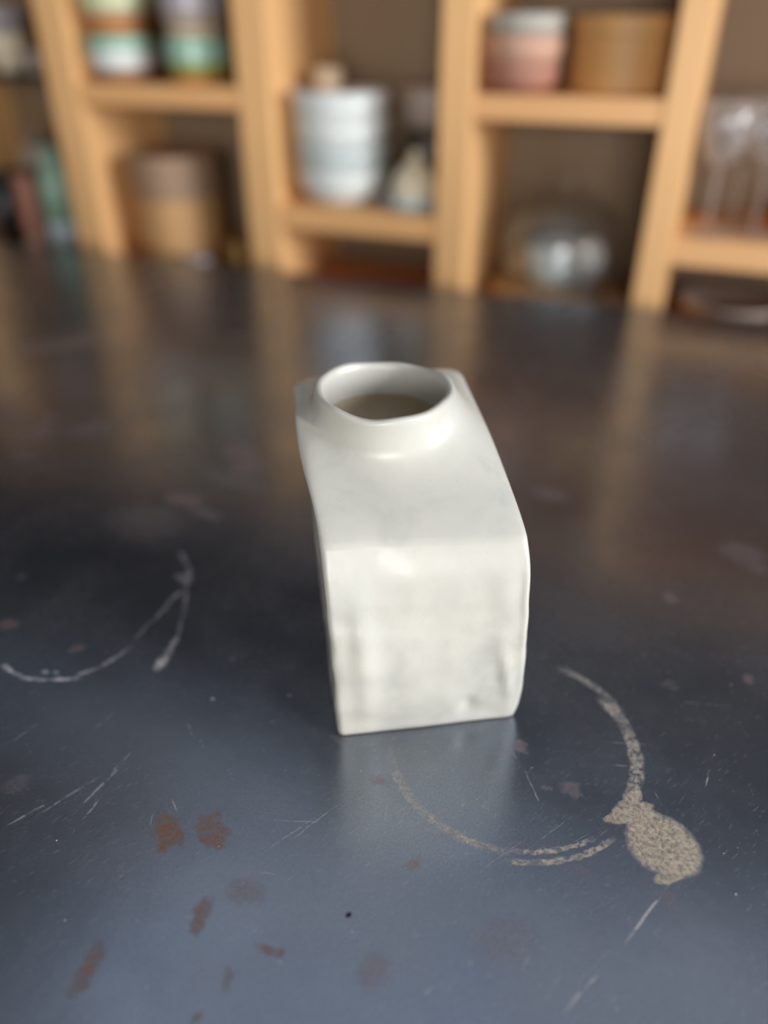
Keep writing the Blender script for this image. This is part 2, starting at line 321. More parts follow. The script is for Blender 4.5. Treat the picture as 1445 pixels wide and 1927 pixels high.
CHALK = [(-0.313, 0.2137, 0.00543, 0.00171, -0.261, 1), (-0.3058, 0.2122, 0.00599, 0.00128, -0.109, 1), (-0.2934, 0.2129, 0.00782, 0.00131, 0.285, 0.85), (-0.2787, 0.219, 0.00843, 0.00133, 0.488, 0.85), (-0.2707, 0.2285, 0.0068, 0.00135, 0.905, 0.7), (-0.2646, 0.2411, 0.00678, 0.00177, 1.256, 0.7), (-0.2625, 0.2499, 0.00503, 0.00119, 1.299, 0.4), (-0.2643, 0.269, 0.00898, 0.0012, 1.654, 0.4), (-0.2645, 0.2874, 0.01063, 0.0014, 1.641, 0.55), (-0.2657, 0.3026, 0.00743, 0.00162, 1.422, 0.6), (-0.2851, 0.339, 0.00855, 0.00182, -0.632, 0.45), (-0.2702, 0.3228, 0.01158, 0.00206, -1.026, 0.7), (-0.2704, 0.3196, 0.00653, 0.00411, -0.650, 0.55), (-0.2575, 0.3015, 0.01372, 0.00114, -1.035, 0.55), (-0.2469, 0.2814, 0.01064, 0.00098, -1.103, 0.5), (-0.2409, 0.2662, 0.00644, 0.00205, -1.328, 0.8), (-0.2387, 0.2574, 0.00706, 0.00239, -1.328, 0.9), (-0.2378, 0.2503, 0.00572, 0.00315, -1.413, 1), (-0.2371, 0.2465, 0.00342, 0.00236, -1.365, 1), (-0.2765, 0.3202, 0.00295, 0.00185, -0.494, 0.4), (-0.2922, 0.2196, 0.0022, 0.0014, 0.000, 0.7), (-0.2862, 0.2212, 0.00195, 0.00131, -0.051, 0.6), (-0.1961, 0.2375, 0.001, 0.001, 0.000, 0.8), (-0.1599, 0.2554, 0.00095, 0.0011, 0.000, 0.6), (-0.202, 0.2679, 0.00136, 0.00134, -0.298, 0.4), (-0.369, 0.2813, 0.00218, 0.00243, -0.161, 0.35)]
STEEL_A, STEEL_B, STEEL_C, STEEL_D = (0.180, 0.216, 0.282), (0.220, 0.248, 0.300), (0.188, 0.192, 0.225), (0.36, 0.385, 0.42)
METAL, ROUGH0, ROUGH1 = 0.87, 0.20, 0.29
VASE_A, VASE_B = (0.615, 0.60, 0.54), (0.575, 0.57, 0.52)

RC = (-0.0426, 0.2688)
def steel(name, x0, x1, y0, y1):
    """the steel of one stretch of the top, carrying only the marks that lie on it"""
    global n, l, p, tc
    m_, n, l, p = mat(name)
    tc = n.new('ShaderNodeTexCoord')
    def here(rows):
        out = []
        for e in rows:
            c_, s_ = abs(math.cos(e[4])), abs(math.sin(e[4])); g_ = 1.4
            ex = g_ * (e[2] * c_ + e[3] * s_) + .006; ey = g_ * (e[2] * s_ + e[3] * c_) + .006
            if e[0] + ex > x0 and e[0] - ex < x1 and e[1] + ey > y0 and e[1] - ey < y1: out.append(e)
        return out
    P_rough = warped(150, 0.010, 5)
    P_fine = warped(260, 0.0030, 4)
    P_line = warped(60, 0.0020, 2)
    zero = node('ShaderNodeValue').outputs[0]; zero.default_value = 0.0
    rust_k = marks(here(RUST), P_rough, -0.35, 0.55) or zero
    tan_k = marks(here(TAN), P_fine, -0.05, 0.22, rust_k) or zero
    line_k = marks(here(LINES), P_line, 0.0, 0.7, tan_k) or zero
    chalk_k = marks(here(CHALK), P_fine, -0.3, 0.5, line_k) or zero
    # the mug rings: angle about the ring's centre picks the stretches that are still there
    if x1 > -0.12 and x0 < 0.035 and y1 > 0.19 and y0 < 0.345:
        rel = node('ShaderNodeVectorMath', operation='SUBTRACT'); l.new(P_fine, rel.inputs[0]); rel.inputs[1].default_value = (RC[0] - tbo.x, RC[1] - tbo.y, T)
        sx = node('ShaderNodeSeparateXYZ'); l.new(rel.outputs[0], sx.inputs[0])
        ang = math_('MULTIPLY', math_('ARCTAN2', sx.outputs['Y'], sx.outputs['X']), 180 / math.pi)
        def arc(r, w, a0, a1, soft, k):
            m = math_('MULTIPLY', smooth_(ang, a0 - soft, a0 + soft), smooth_(ang, a1 - soft, a1 + soft, 1.0, 0.0))
            return math_('MULTIPLY', math_('MULTIPLY', smooth_(ring(P_fine, RC[0], RC[1], r, w), 0.0, 0.45), m), k)
        arcs = vmax([arc(0.0592, 0.0040, -24, 52, 5, 0.80), arc(0.0625, 0.0026, 44, 78, 6, 0.55), arc(0.0647, 0.0017, -76, -34, 3, 0.85),
                     arc(0.0598, 0.0014, -75, -41, 3, 0.85), arc(0.0606, 0.0017, -116, -80, 6, 0.75), arc(0.0606, 0.0028, -150, -84, 12, 0.35)])
    else: arcs = None
    gn = noise_(560, 5, rough=0.75); gn2 = noise_(95, 3)
    grit = math_('MULTIPLY', smooth_(gn.outputs[0], 0.36, 0.56), smooth_(gn2.outputs[0], 0.30, 0.50, 0.35, 1.0))
    tan_k = math_('MULTIPLY', tan_k, smooth_(gn.outputs[0], 0.30, 0.50, 0.45, 1.0))
    if arcs: tan_k = math_('MAXIMUM', tan_k, math_('MULTIPLY', arcs, grit))
    rust_k = math_('MULTIPLY', rust_k, smooth_(gn.outputs[0], 0.36, 0.62, 0.25, 1.0))
    line_k = math_('MULTIPLY', line_k, smooth_(noise_(260, 2).outputs[0], 0.40, 0.56, 0.15, 1.0))
    # dust: tiny pale specks scattered over the whole top
    vo = node('ShaderNodeTexVoronoi', feature='F1'); vo.inputs['Scale'].default_value = 150; l.new(tc.outputs['Object'], vo.inputs['Vector'])
    sc_ = node('ShaderNodeSeparateColor'); l.new(vo.outputs['Color'], sc_.inputs[0])
    dust = math_('MULTIPLY', math_('LESS_THAN', vo.outputs['Distance'], math_('MULTIPLY', sc_.outputs['Green'], 0.055)), math_('GREATER_THAN', sc_.outputs['Red'], 0.68))
    # fine directional rub marks
    mpx = node('ShaderNodeMapping', vector_type='TEXTURE'); l.new(tc.outputs['Object'], mpx.inputs[0])
    mpx.inputs['Rotation'].default_value = (0, 0, R(62)); mpx.inputs['Scale'].default_value = (1.0, 0.18, 1)
    rub = smooth_(noise_(170, 4, mpx.outputs[0], 0.7).outputs[0], 0.55, 0.80, 0, 0.26)
    line_k = math_('MAXIMUM', line_k, rub)
    # patina: blue-grey, violet and brownish clouds
    c1 = mix(smooth_(noise_(7, 5).outputs[0], 0.35, 0.65), STEEL_A, STEEL_B)
    c1 = mix(smooth_(noise_(4.3, 4, dist=0.8).outputs[0], 0.50, 0.72, 0, 0.7), c1, STEEL_C)
    c1 = mix(smooth_(noise_(900, 3, rough=0.8).outputs[0], 0.35, 0.7, 0, 0.35), c1, STEEL_D)
    c1 = mix(rust_k, c1, mix(gn.outputs[0], (0.085, 0.032, 0.013), (0.34, 0.135, 0.052)))
    c1 = mix(tan_k, c1, mix(smooth_(gn.outputs[0], 0.3, 0.7), (0.27, 0.210, 0.155), (0.60, 0.52, 0.425)))
    c1 = mix(math_('MULTIPLY', chalk_k, smooth_(noise_(230, 2).outputs[0], 0.47, 0.60, 0.14, 1.0)), c1, (0.66, 0.61, 0.63))
    c1 = mix(line_k, c1, (0.60, 0.60, 0.60))
    c1 = mix(dust, c1, (0.75, 0.74, 0.72))
    fl = smooth_(ell(P_fine, -0.081, 0.1583, 0.0017, 0.0012, 0.9), 0.0, 0.4)
    c1 = mix(fl, c1, (0.006, 0.006, 0.007))
    l.new(c1, p.inputs['Base Color'])
    cover = vmax([rust_k, tan_k, math_('MULTIPLY', chalk_k, 0.9), math_('MULTIPLY', line_k, 0.8), dust, fl])
    l.new(math_('MULTIPLY', math_('SUBTRACT', 1.0, cover), METAL), p.inputs['Metallic'])
    rg = math_('ADD', smooth_(noise_(16, 5).outputs[0], 0.3, 0.7, ROUGH0, ROUGH1), math_('MULTIPLY', cover, 0.45))
    l.new(rg, p.inputs['Roughness'])
    p.inputs['Specular IOR Level'].default_value = 0.4
    bp = node('ShaderNodeBump'); bp.inputs['Strength'].default_value = 0.12; bp.inputs['Distance'].default_value = 0.0006
    l.new(noise_(55, 6, rough=0.6).outputs[0], bp.inputs['Height']); l.new(bp.outputs[0], p.inputs['Normal'])

    return m_
bm = bmesh.new()
lo = [bm.verts.new((x - tbo.x, y - tbo.y, T - 0.028)) for x, y in TC]; hi = [bm.verts.new((x - tbo.x, y - tbo.y, T)) for x, y in TC]
bm.faces.new(hi); bm.faces.new(lo[::-1])
for i in range(4): bm.faces.new((lo[i], lo[(i + 1) % 4], hi[(i + 1) % 4], hi[i]))
bmesh.ops.bevel(bm, geom=bm.edges[:], offset=0.0015, segments=2, affect='EDGES')
CX, CY = [-0.70, -0.40, -0.28, -0.21, -0.16, -0.10, -0.05, -0.01, 0.04], [0.12, 0.15, 0.18, 0.21, 0.24, 0.28, 0.35, 0.55]
for v in CX: bmesh.ops.bisect_plane(bm, geom=bm.verts[:] + bm.edges[:] + bm.faces[:], plane_co=(v - tbo.x, 0, 0), plane_no=(1, 0, 0))
for v in CY: bmesh.ops.bisect_plane(bm, geom=bm.verts[:] + bm.edges[:] + bm.faces[:], plane_co=(0, v - tbo.y, 0), plane_no=(0, 1, 0))
ex_, ey_ = [-9] + CX + [9], [-9] + CY + [9]
top_me = bpy.data.meshes.new('tabletop'); cells = {}
for f in bm.faces:
    c = f.calc_center_median(); ix = sum(c.x + tbo.x > v for v in CX); iy = sum(c.y + tbo.y > v for v in CY)
    f.material_index = cells.setdefault((ix, iy), len(cells))
bm.to_mesh(top_me); bm.free()
mats = [steel('waxed_black_steel', ex_[ix], ex_[ix + 1], ey_[iy], ey_[iy + 1]) for ix, iy in cells]
top = link('tabletop', top_me, mats[0], tb)
for m_ in mats[1:]: top_me.materials.append(m_)
for x, y in ((-2.08, -0.05), (0.55, 0.01), (0.55, 0.965), (-2.08, 0.875)):
    link('leg', boxm(x - .03 - tbo.x, x + .03 - tbo.x, y - .03 - tbo.y, y + .03 - tbo.y, 0, T - 0.029, bevel=0.003), M['black_steel'], tb)
link('frame_rail', boxm(-2.05 - tbo.x, 0.52 - tbo.x, 0.0 - tbo.y, 0.03 - tbo.y, T - 0.075, T - 0.029), M['black_steel'], tb)
link('frame_rail', boxm(-2.05 - tbo.x, 0.52 - tbo.x, 0.87 - tbo.y, 0.90 - tbo.y, T - 0.075, T - 0.029), M['black_steel'], tb)

# ---------------------------------------------------------------- the leaning ceramic vase
m_vase, n, l, p = mat('glazed_white_stoneware')
tc = n.new('ShaderNodeTexCoord')
nb = noise_(24, 5); nf = noise_(130, 4)
base = mix(smooth_(nb.outputs[0], 0.38, 0.66), VASE_A, VASE_B)
base = mix(smooth_(noise_(19, 4, dist=0.6).outputs[0], 0.50, 0.70, 0, 0.75), base, (0.47, 0.475, 0.445))
base = mix(smooth_(noise_(900, 2).outputs[0], 0.66, 0.78, 0, 0.5), base, (0.42, 0.35, 0.25))
l.new(base, p.inputs['Base Color'])
l.new(smooth_(nb.outputs[0], 0.3, 0.7, 0.26, 0.40), p.inputs['Roughness'])
p.inputs['Specular IOR Level'].default_value = 0.5
bp = node('ShaderNodeBump'); bp.inputs['Strength'].default_value = 0.35; bp.inputs['Distance'].default_value = 0.0012
bh = math_('ADD', math_('MULTIPLY', noise_(38, 3).outputs[0], 1.0), math_('MULTIPLY', nf.outputs[0], 0.18))
l.new(bh, bp.inputs['Height']); l.new(bp.outputs[0], p.inputs['Normal'])

VO = Vector((-0.103, 0.295, T))
# corners FL, FR, BR, BL (x, y, z above the table) up the body
KEY = [
    (0.0000, (-0.1235, 0.2391), (-0.0460, 0.2855), (-0.0835, 0.3495), (-0.1600, 0.3030)),
    (0.0090, (-0.1244, 0.2390), (-0.0440, 0.2868), (-0.0825, 0.3505), (-0.1615, 0.3035)),
    (0.0250, (-0.1243, 0.2386), (-0.0432, 0.2862), (-0.0820, 0.3505), (-0.1625, 0.3035)),
    (0.0550, (-0.1252, 0.2386), (-0.0438, 0.2838), (-0.0820, 0.3490), (-0.1648, 0.3035)),
    (0.0850, (-0.1270, 0.2397), (-0.0446, 0.2820), (-0.0833, 0.3472), (-0.1672, 0.3053)),
    (0.0980, (-0.1284, 0.2407), (-0.0454, 0.2822), (-0.0845, 0.3468), (-0.1685, 0.3068)),
    (0.1066, (-0.1307, 0.2437), (-0.0472, 0.2847), (-0.0862, 0.3485), (-0.1699, 0.3090)),
    (0.1126, (-0.1356, 0.2507), (-0.0508, 0.2904), (-0.0894, 0.3539), (-0.1725, 0.3132)),
    (0.1183, (-0.1427, 0.2605), (-0.0566, 0.2978), (-0.0944, 0.3618), (-0.1758, 0.3182)),
    (0.1244, (-0.1516, 0.2719), (-0.0646, 0.3073), (-0.1017, 0.3723), (-0.1805, 0.3253)),
    (0.1325, (-0.1617, 0.2850), (-0.0738, 0.3177), (-0.1104, 0.3846), (-0.1879, 0.3344)),
    (0.1407, (-0.1693, 0.2946), (-0.0818, 0.3258), (-0.1176, 0.3940), (-0.1952, 0.3418)),
]
def catmull(z):
    ks = [k[0] for k in KEY]
    i = max(j for j in range(len(ks)) if ks[j] <= z + 1e-9); i = min(i, len(ks) - 2)
    t = (z - ks[i]) / (ks[i + 1] - ks[i]); out = []
    for c in range(1, 5):
        a, b = Vector(KEY[i][c]), Vector(KEY[i + 1][c])
        pa = Vector(KEY[i - 1][c]) if i else a; pb = Vector(KEY[i + 2][c]) if i + 2 < len(KEY) else b
        h = ks[i + 1] - ks[i]
        ma = (b - pa) / (ks[i + 1] - (ks[i - 1] if i else ks[i])) * h
        mb = (pb - a) / ((ks[i + 2] if i + 2 < len(ks) else ks[i + 1]) - ks[i]) * h
        t2, t3 = t * t, t * t * t
        v = (2 * t3 - 3 * t2 + 1) * a + (t3 - 2 * t2 + t) * ma + (-2 * t3 + 3 * t2) * b + (t3 - t2) * mb
        w = (0.0009, 0.0004, 0.0006, 0.0008)[c - 1] * min(1, z / .01)      # hand-cut slab edges waver
        out.append(v + Vector((noise.noise(Vector((z * 75, c * 7.3, 0))) * w, noise.noise(Vector((z * 75, c * 3.1, 5))) * w)))
    return out
NS, NCN = 40, 6
def g(u, z, u0, z0, su, sz): return math.exp(-((u - u0) / su) ** 2 - ((z - z0) / sz) ** 2)
def front_relief(u, z):
    """hand-built unevenness of the front slab, metres outward"""
    d = 0.0
    d += 0.0022 * g(u, z, .16, .055, .06, .040)          # upright ridge near the left edge
    d -= 0.0021 * g(u, z, .28, .094, .15, .012)          # hollow under the fold
    d -= 0.0010 * g(u, z, .62, .070, .30, .030)
    d -= 0.0024 * g(u, z, .70, .013, .040, .006)         # thumb dent near the foot
    d += 0.0010 * g(u, z, .58, .018, .10, .012)
    d += 0.0019 * g(u - (z - .03) * -1.6, z, .90, .03, .03, .022)   # slanting crease on the right
    d -= 0.0010 * g(u, z, .955, .075, .03, .035)
    d += 0.0011 * g(u, z, .86, .088, .06, .012)
    d -= 0.0034 * g(u, z, .24, .1195, .12, .0032)
    d -= 0.0026 * g(u, z, .62, .1215, .14, .0045)
    d += 0.0016 * g(u, z, .42, .1240, .07, .004)
    return d
TOPK = KEY[-1][0]
def quad_loop(z, relief=1.0):
    c = catmull(z); pts = []; r = 0.0035 + 0.0045 * max(0, (z - .118) / .023)
    for s in range(4):
        A, B, Cn = c[s], c[(s + 1) % 4], c[(s + 2) % 4]
        e = (B - A).normalized(); e2 = (Cn - B).normalized(); L = (B - A).length; nrm = Vector((e.y, -e.x))
        for i in range(NS):
            u = (r + (L - 2 * r) * i / (NS - 1)) / L
            q = A + e * (u * L); zz = z
            w3 = Vector((q.x * 26, q.y * 26, z * 26))
            edge = min(1.0, 12 * u * (1 - u))
            d = 0.0013 * noise.noise(w3) + 0.0007 * noise.noise(Vector((w3.x * 2.6, w3.y * 2.6, w3.z * 1.3 + 4))) + 0.0003 * noise.noise(w3 * 5)
            if s == 0: d += front_relief(u, z)
            else: d += 0.0010 * noise.noise(w3 * 1.3 + Vector((9, 3, 1)))
            d *= relief * (0.25 + 0.75 * edge) * min(1, 0.25 + z / 0.012)
            # the neck pulls the middle of the front slab's upper edge forward and down
            if s == 0:
                k = max(0.0, (z - 0.1198) / (TOPK - 0.1198)); k = k * k * (3 - 2 * k); b = math.sin(math.pi * min(1, max(0, u))) ** 1.4
                d += 0.0175 * k * b; zz -= 0.0065 * k * b
            pts.append(Vector((q.x + nrm.x * d, q.y + nrm.y * d, zz)))
        p0, p1 = pts[-1], B
        q2 = B + e2 * r
        for i in range(1, NCN):
            t = i / NCN
            f = (B - e * r) * (1 - t) ** 2 + B * 2 * t * (1 - t) + q2 * t * t
            pts.append(Vector((f.x, f.y, z)))
    if z > 0:
        N = len(pts)
    return pts
zs = [0.0, .0015, .004] + [.004 + (TOPK - .004) * i / 76 for i in range(1, 77)]
loops = []
first = quad_loop(0.0)
cen0 = sum(first, Vector()) / len(first)
loops.append([cen0 + (q - cen0) * 0.02 + Vector((0, 0, .0010)) for q in first])
loops.append([cen0 + (q - cen0) * 0.85 + Vector((0, 0, .0010)) for q in first])
loops.append([cen0 + (q - cen0) * 0.975 for q in first])
for z in zs[1:]: loops.append(quad_loop(z))
last = loops[-1]; N = len(last)
NC_ = Vector((-0.1335, 0.3218))
wd = Vector((.83, .56)).normalized(); dd = Vector((-.56, .83)).normalized()
angs = [math.atan2((Vector(q[:2]) - NC_).dot(dd), (Vector(q[:2]) - NC_).dot(wd)) for q in last]
def circ(rw, rd, z, tilt=0.0, wob=0.0, seed=0.0, zw=0.0):
    out = []
    for a in angs:
        k = 1 + wob * (0.6 * math.sin(3 * a + 0.7 + seed) + 0.5 * math.sin(5 * a + 2.1 + seed))
        x, y = rw * k * math.cos(a), rd * k * math.sin(a)
        q = NC_ + wd * x + dd * y
        zz = z + tilt * y + zw * (0.5 * math.sin(4 * a + 0.4) + 0.6 * math.sin(2 * a + 2.2) + 0.35 * math.sin(7 * a))
        out.append(Vector((q.x, q.y, zz)))
    return out
def blend(A, B, t): return [a.lerp(b, t) for a, b in zip(A, B)]
foot = circ(0.0382, 0.0392, 0.1404, 0.10, .012)
# shoulder: from the four-cornered edge to the foot of the neck
for t in (.06, .18, .36, .56, .78): 
    lp = blend(last, foot, t)
    loops.append([q + Vector((0, 0, 0.0016 * math.sin(math.pi * min(1, t * 1.0)) * 0.6)) for q in lp])
n_body_end = len(loops)
loops.append(foot)
loops.append(circ(0.0361, 0.0371, 0.1418, 0.09, .012))
loops.append(circ(0.0349, 0.0360, 0.1444, 0.06, .012, zw=.0001))
loops.append(circ(0.0344, 0.0357, 0.1481, 0.03, .012, zw=.0004))
loops.append(circ(0.0342, 0.0356, 0.1515, 0.02, .018, zw=.0009))
loops.append(circ(0.0337, 0.0350, 0.1527, 0.02, .020, zw=.0010))
loops.append(circ(0.0325, 0.0339, 0.1532, 0.02, .020, zw=.0010))
loops.append(circ(0.0307, 0.0321, 0.1530, 0.02, .021, zw=.0010))
loops.append(circ(0.0299, 0.0312, 0.1521, 0.02, .022, zw=.0010))
loops.append(circ(0.0295, 0.0309, 0.1491, 0.02, .016, zw=.0005))
loops.append(circ(0.0294, 0.0307, 0.1375, 0.02, .014))
n_neck_end = len(loops)
loops.append(circ(0.0296, 0.0304, 0.1363, 0.02, .010))
loops.append(circ(0.0291, 0.0285, 0.1323, 0.0, .006))
def chamber(c, r, z):
    return [Vector((c[0] + r * (wd.x * math.cos(a) + dd.x * math.sin(a)), c[1] + r * (wd.y * math.cos(a) + dd.y * math.sin(a)), z)) for a in angs]
loops.append(chamber((-0.1271, 0.3216), 0.0262, 0.1268))
loops.append(chamber((-0.1164, 0.3026), 0.0300, 0.1138))
loops.append(chamber((-0.1090, 0.2945), 0.0320, 0.0950))
loops.append(chamber((-0.1050, 0.2945), 0.0330, 0.0500))
loops.append(chamber((-0.1035, 0.2945), 0.0330, 0.0120))
loops.append(chamber((-0.1035, 0.2945), 0.0280, 0.0070))
loops.append(chamber((-0.1035, 0.2945), 0.0010, 0.0065))
# the joint of neck and front slab is smeared smooth by hand; on the left it stays a crease
k0, k1 = n_body_end - 26, n_body_end + 4
wsm = []
for a in angs:
    front = math.cos(a + math.pi / 2 - 0.45)        # 1 towards the front right
    wsm.append(min(1.0, max(0.10, 0.35 + 1.1 * front)))
for it in range(110):
    new = {}
    for k in range(k0, k1):
        f = 0.5 * min(1.0, (k - k0 + 1) / 14, (k1 - k) / 2.5)
        for i in range(N):
            if wsm[i] <= 0: continue
            avg = (loops[k - 1][i] + loops[k + 1][i] + loops[k][i - 1] + loops[k][(i + 1) % N]) / 4
            new[(k, i)] = loops[k][i].lerp(avg, f * wsm[i])
    for (k, i), q in new.items(): loops[k][i] = q
# the fold is a soft bend, not a sharp edge
kf = [k for k in range(6, n_body_end - 24) if loops[k][0].z > 0.080]
for it in range(44):
    for k, lp in [(k, [q.lerp((a + b) / 2, 0.5) for q, a, b in zip(loops[k], loops[k - 1], loops[k + 1])]) for k in kf]: loops[k] = lp
V = [q + Vector((0, 0, T)) - VO for lp in loops for q in lp]
F = []
for k in range(len(loops) - 1):
    for i in range(N):
        j = (i + 1) % N
        F.append((k, (k * N + i, k * N + j, (k + 1) * N + j, (k + 1) * N + i)))
F.append((0, tuple(range(N))[::-1])); F.append((len(loops) - 1, tuple((len(loops) - 1) * N + i for i in range(N))))
whole = bpy.data.meshes.new('whole'); whole.from_pydata(V, [], [f for _, f in F])
nrm = [Vector(x.vector) for x in whole.vertex_normals]
vz = thing('ceramic_vase', 'white glazed leaning slab-built vase with a folded front and round neck', 'vase', VO)
m_inside_shade = speck('shade_toned_inside', (0.50, 0.41, 0.29), (0.44, 0.35, 0.24), 0.8, 40, 0.1)  # darker tan paints the shade of the chamber below the neck
for nm, sel, mm_ in (('body', lambda k: k < n_body_end, m_vase), ('neck', lambda k: n_body_end <= k < n_neck_end, m_vase), ('inside_wall', lambda k: k >= n_neck_end, m_inside_shade)):
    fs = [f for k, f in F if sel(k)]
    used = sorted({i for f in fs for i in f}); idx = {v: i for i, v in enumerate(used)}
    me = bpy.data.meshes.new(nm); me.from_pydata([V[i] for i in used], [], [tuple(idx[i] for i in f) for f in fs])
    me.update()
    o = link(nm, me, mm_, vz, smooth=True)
    if nm == 'inside_wall': o['label'] = 'tan inside, its shade put into the colour'
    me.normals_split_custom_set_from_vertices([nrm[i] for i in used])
bpy.data.meshes.remove(whole)

# ---------------------------------------------------------------- things on the bookcase shelves
def SZ(z): return T + z + 0.0005
def bowl_prof(r, h, foot, t=0.004):
    return [(0, 0.003), (foot * .8, 0.003), (foot * .82, 0), (foot, 0), (foot, .006), (r * .80, h * .38), (r * .95, h * .72), (r, h), (r - t, h), (r * .95 - t, h * .74), (r * .78 - t, h * .42), (foot * .9, .012), (0, .011)]
def cup(label, loc, r, h, foot_m, body_m, band_m, group, foot_h=0.010, bz=(0.6, 1.0)):
    """straight stacking cup: raw foot, glazed wall with a second glaze from the rim down"""
    t = thing('stacking_cup', label, 'cup', loc, 0, group)
    link('foot', lathe([(0, 0), (r * .80, 0), (r * .86, .003), (r * .90, foot_h), (0, foot_h)], 36), foot_m, t, smooth=False)
    b = bz[0] * h
    link('wall', lathe([(r * .90, foot_h), (r * .97, foot_h + .006), (r, b), (r - .005, b), (r * .90 - .005, foot_h + .008), (0, foot_h + .006), (0, foot_h + .001), (r * .6, foot_h + .001)], 36), body_m, t, smooth=False)
    link('rim_band', lathe([(r, b), (r * 1.01, h * .9), (r * .995, h - .002), (r * .985, h), (r * .96, h), (r - .006, h * .9), (r - .005, b), (r, b)], 36), band_m, t, smooth=False)
    return t
g1 = 'stacked glazed cups on the upper left shelf'
cup('white cup with mint rim and brown foot, under the yellow-green cup in left stack', (-0.8930, 1.114, SZ(.229)), .0505, .060, M['raw_clay'], M['white_glaze'], M['mint_glaze'], g1, .016, (.68, 1))
cup('yellow-green cup with orange clay foot, standing on top of the left stack', (-0.8925, 1.114, SZ(.229) + .0605), .0510, .062, M['orange_clay'], M['peach_glaze'], M['lime_glaze'], g1, .024, (.52, 1))
cup('olive and mint cup with amber foot, under the beige cup in right stack', (-0.757, 1.114, SZ(.229)), .046, .058, M['orange_clay'], M['green_glaze'], M['mint_glaze'], g1, .012, (.46, 1))
cup('beige cup with lilac-grey rim, standing on top of the right stack', (-0.757, 1.114, SZ(.229) + .0585), .0455, .060, M['beige_clay'], M['mauve_clay'], M['lilac_glaze'], g1, .012, (.55, 1))

def round_box(label, loc, r, h, lid_h, body_m, lid_m, bands=0, group=None):
    t = thing('round_box', label, 'box', loc, 0, group)
    link('box_body', lathe([(0, 0), (r * .985, 0), (r, .003), (r, h - lid_h), (r * .96, h - lid_h), (0, h - lid_h)], 48), body_m, t)
    link('lid', lathe([(0, h - lid_h + .0002), (r * 1.02, h - lid_h + .0002), (r * 1.035, h - lid_h + .003), (r * 1.035, h - .006), (r * 1.015, h - .001), (r * .97, h), (r * .90, h - .004), (0, h - .005)], 48), lid_m, t)
    for i in range(bands):
        z = (i + 1) * (h - lid_h) / (bands + 1)
        link('hoop', lathe([(r * .999, z - .005), (r * 1.022, z - .0042), (r * 1.022, z + .0042), (r * .999, z + .005)], 48), body_m, t)
    return t
round_box('round wooden box with greyish lid, on the bottom left shelf beside upright', (-0.846, 1.145, SZ(-.05)), .070, .178, .064, M['box_wood'], M['lid_wood'], 1)
round_box('hooped round wooden box standing right of the pinkish bowl stack', (-0.156, 1.158, SZ(.229)), .064, .084, .022, M['bamboo'], M['bamboo'], 3)
t = thing('small_dish', 'small grey dish on the bottom shelf in front of the round box', 'dish', (-0.780, 1.085, SZ(-.05)))
link('bowl_wall', lathe(bowl_prof(.023, .032, .012, .002), 28), M['lilac_glaze'], t, smooth=True)
t = thing('brass_pot', 'small lidded brass pot on the bottom shelf right of the round box', 'pot', (-0.7235, 1.120, SZ(-.05)))
link('pot_body', lathe([(0, 0), (.014, 0), (.020, .010), (.021, .030), (.018, .044), (0, .044)], 28), M['brass'], t, smooth=True)
pl = link('lid', lathe([(0, .0442), (.0185, .0442), (.017, .050), (.006, .054), (0, .055)], 28), M['brass'], t, smooth=True)
link('knob', lathe([(0, .0545), (.004, .0548), (.0055, .060), (0, .064)], 16), M['brass'], pl, smooth=True)

# four nested white bowls
g2 = 'nested bowls on the middle shelf'
bowls = [('white bowl lowest in the stack on the middle shelf', .0685, .050, 'white_glaze'), ('pale grey bowl second from the bottom of the stack', .0700, .051, 'grey_glaze'),
         ('white bowl second from the top of the stack', .0712, .052, 'white_glaze'), ('pale white bowl on top of the stack on the middle shelf', .0725, .053, 'white_glaze')]
z = SZ(.077)
for i, (lab, r, h, mm) in enumerate(bowls):
    o = tag(link('bowl', lathe([(0, .004), (r * .58, .004), (r * .60, 0), (r * .66, 0), (r * .80, .010), (r * .91, h * .45), (r, h), (r - .003, h), (r * .91 - .003, h * .47), (r * .78 - .002, .014), (r * .58, .008), (0, .007)], 48), M[mm], loc=(-0.5345, 1.130, z), smooth=True), lab, 'bowl', g2)
    z += h * .62
# small beige cup standing inside the topmost bowl
z -= h * .62
tag(link('clay_cup', lathe([(0, 0), (.0165, 0), (.0180, .002), (.0205, .040), (.0215, .072), (.0195, .072), (.0185, .040), (.015, .006), (0, .005)], 32), M['beige_clay'], loc=(-0.5560, 1.136, z + .0085), smooth=True),
    'small beige clay cup standing inside the top white bowl', 'cup')
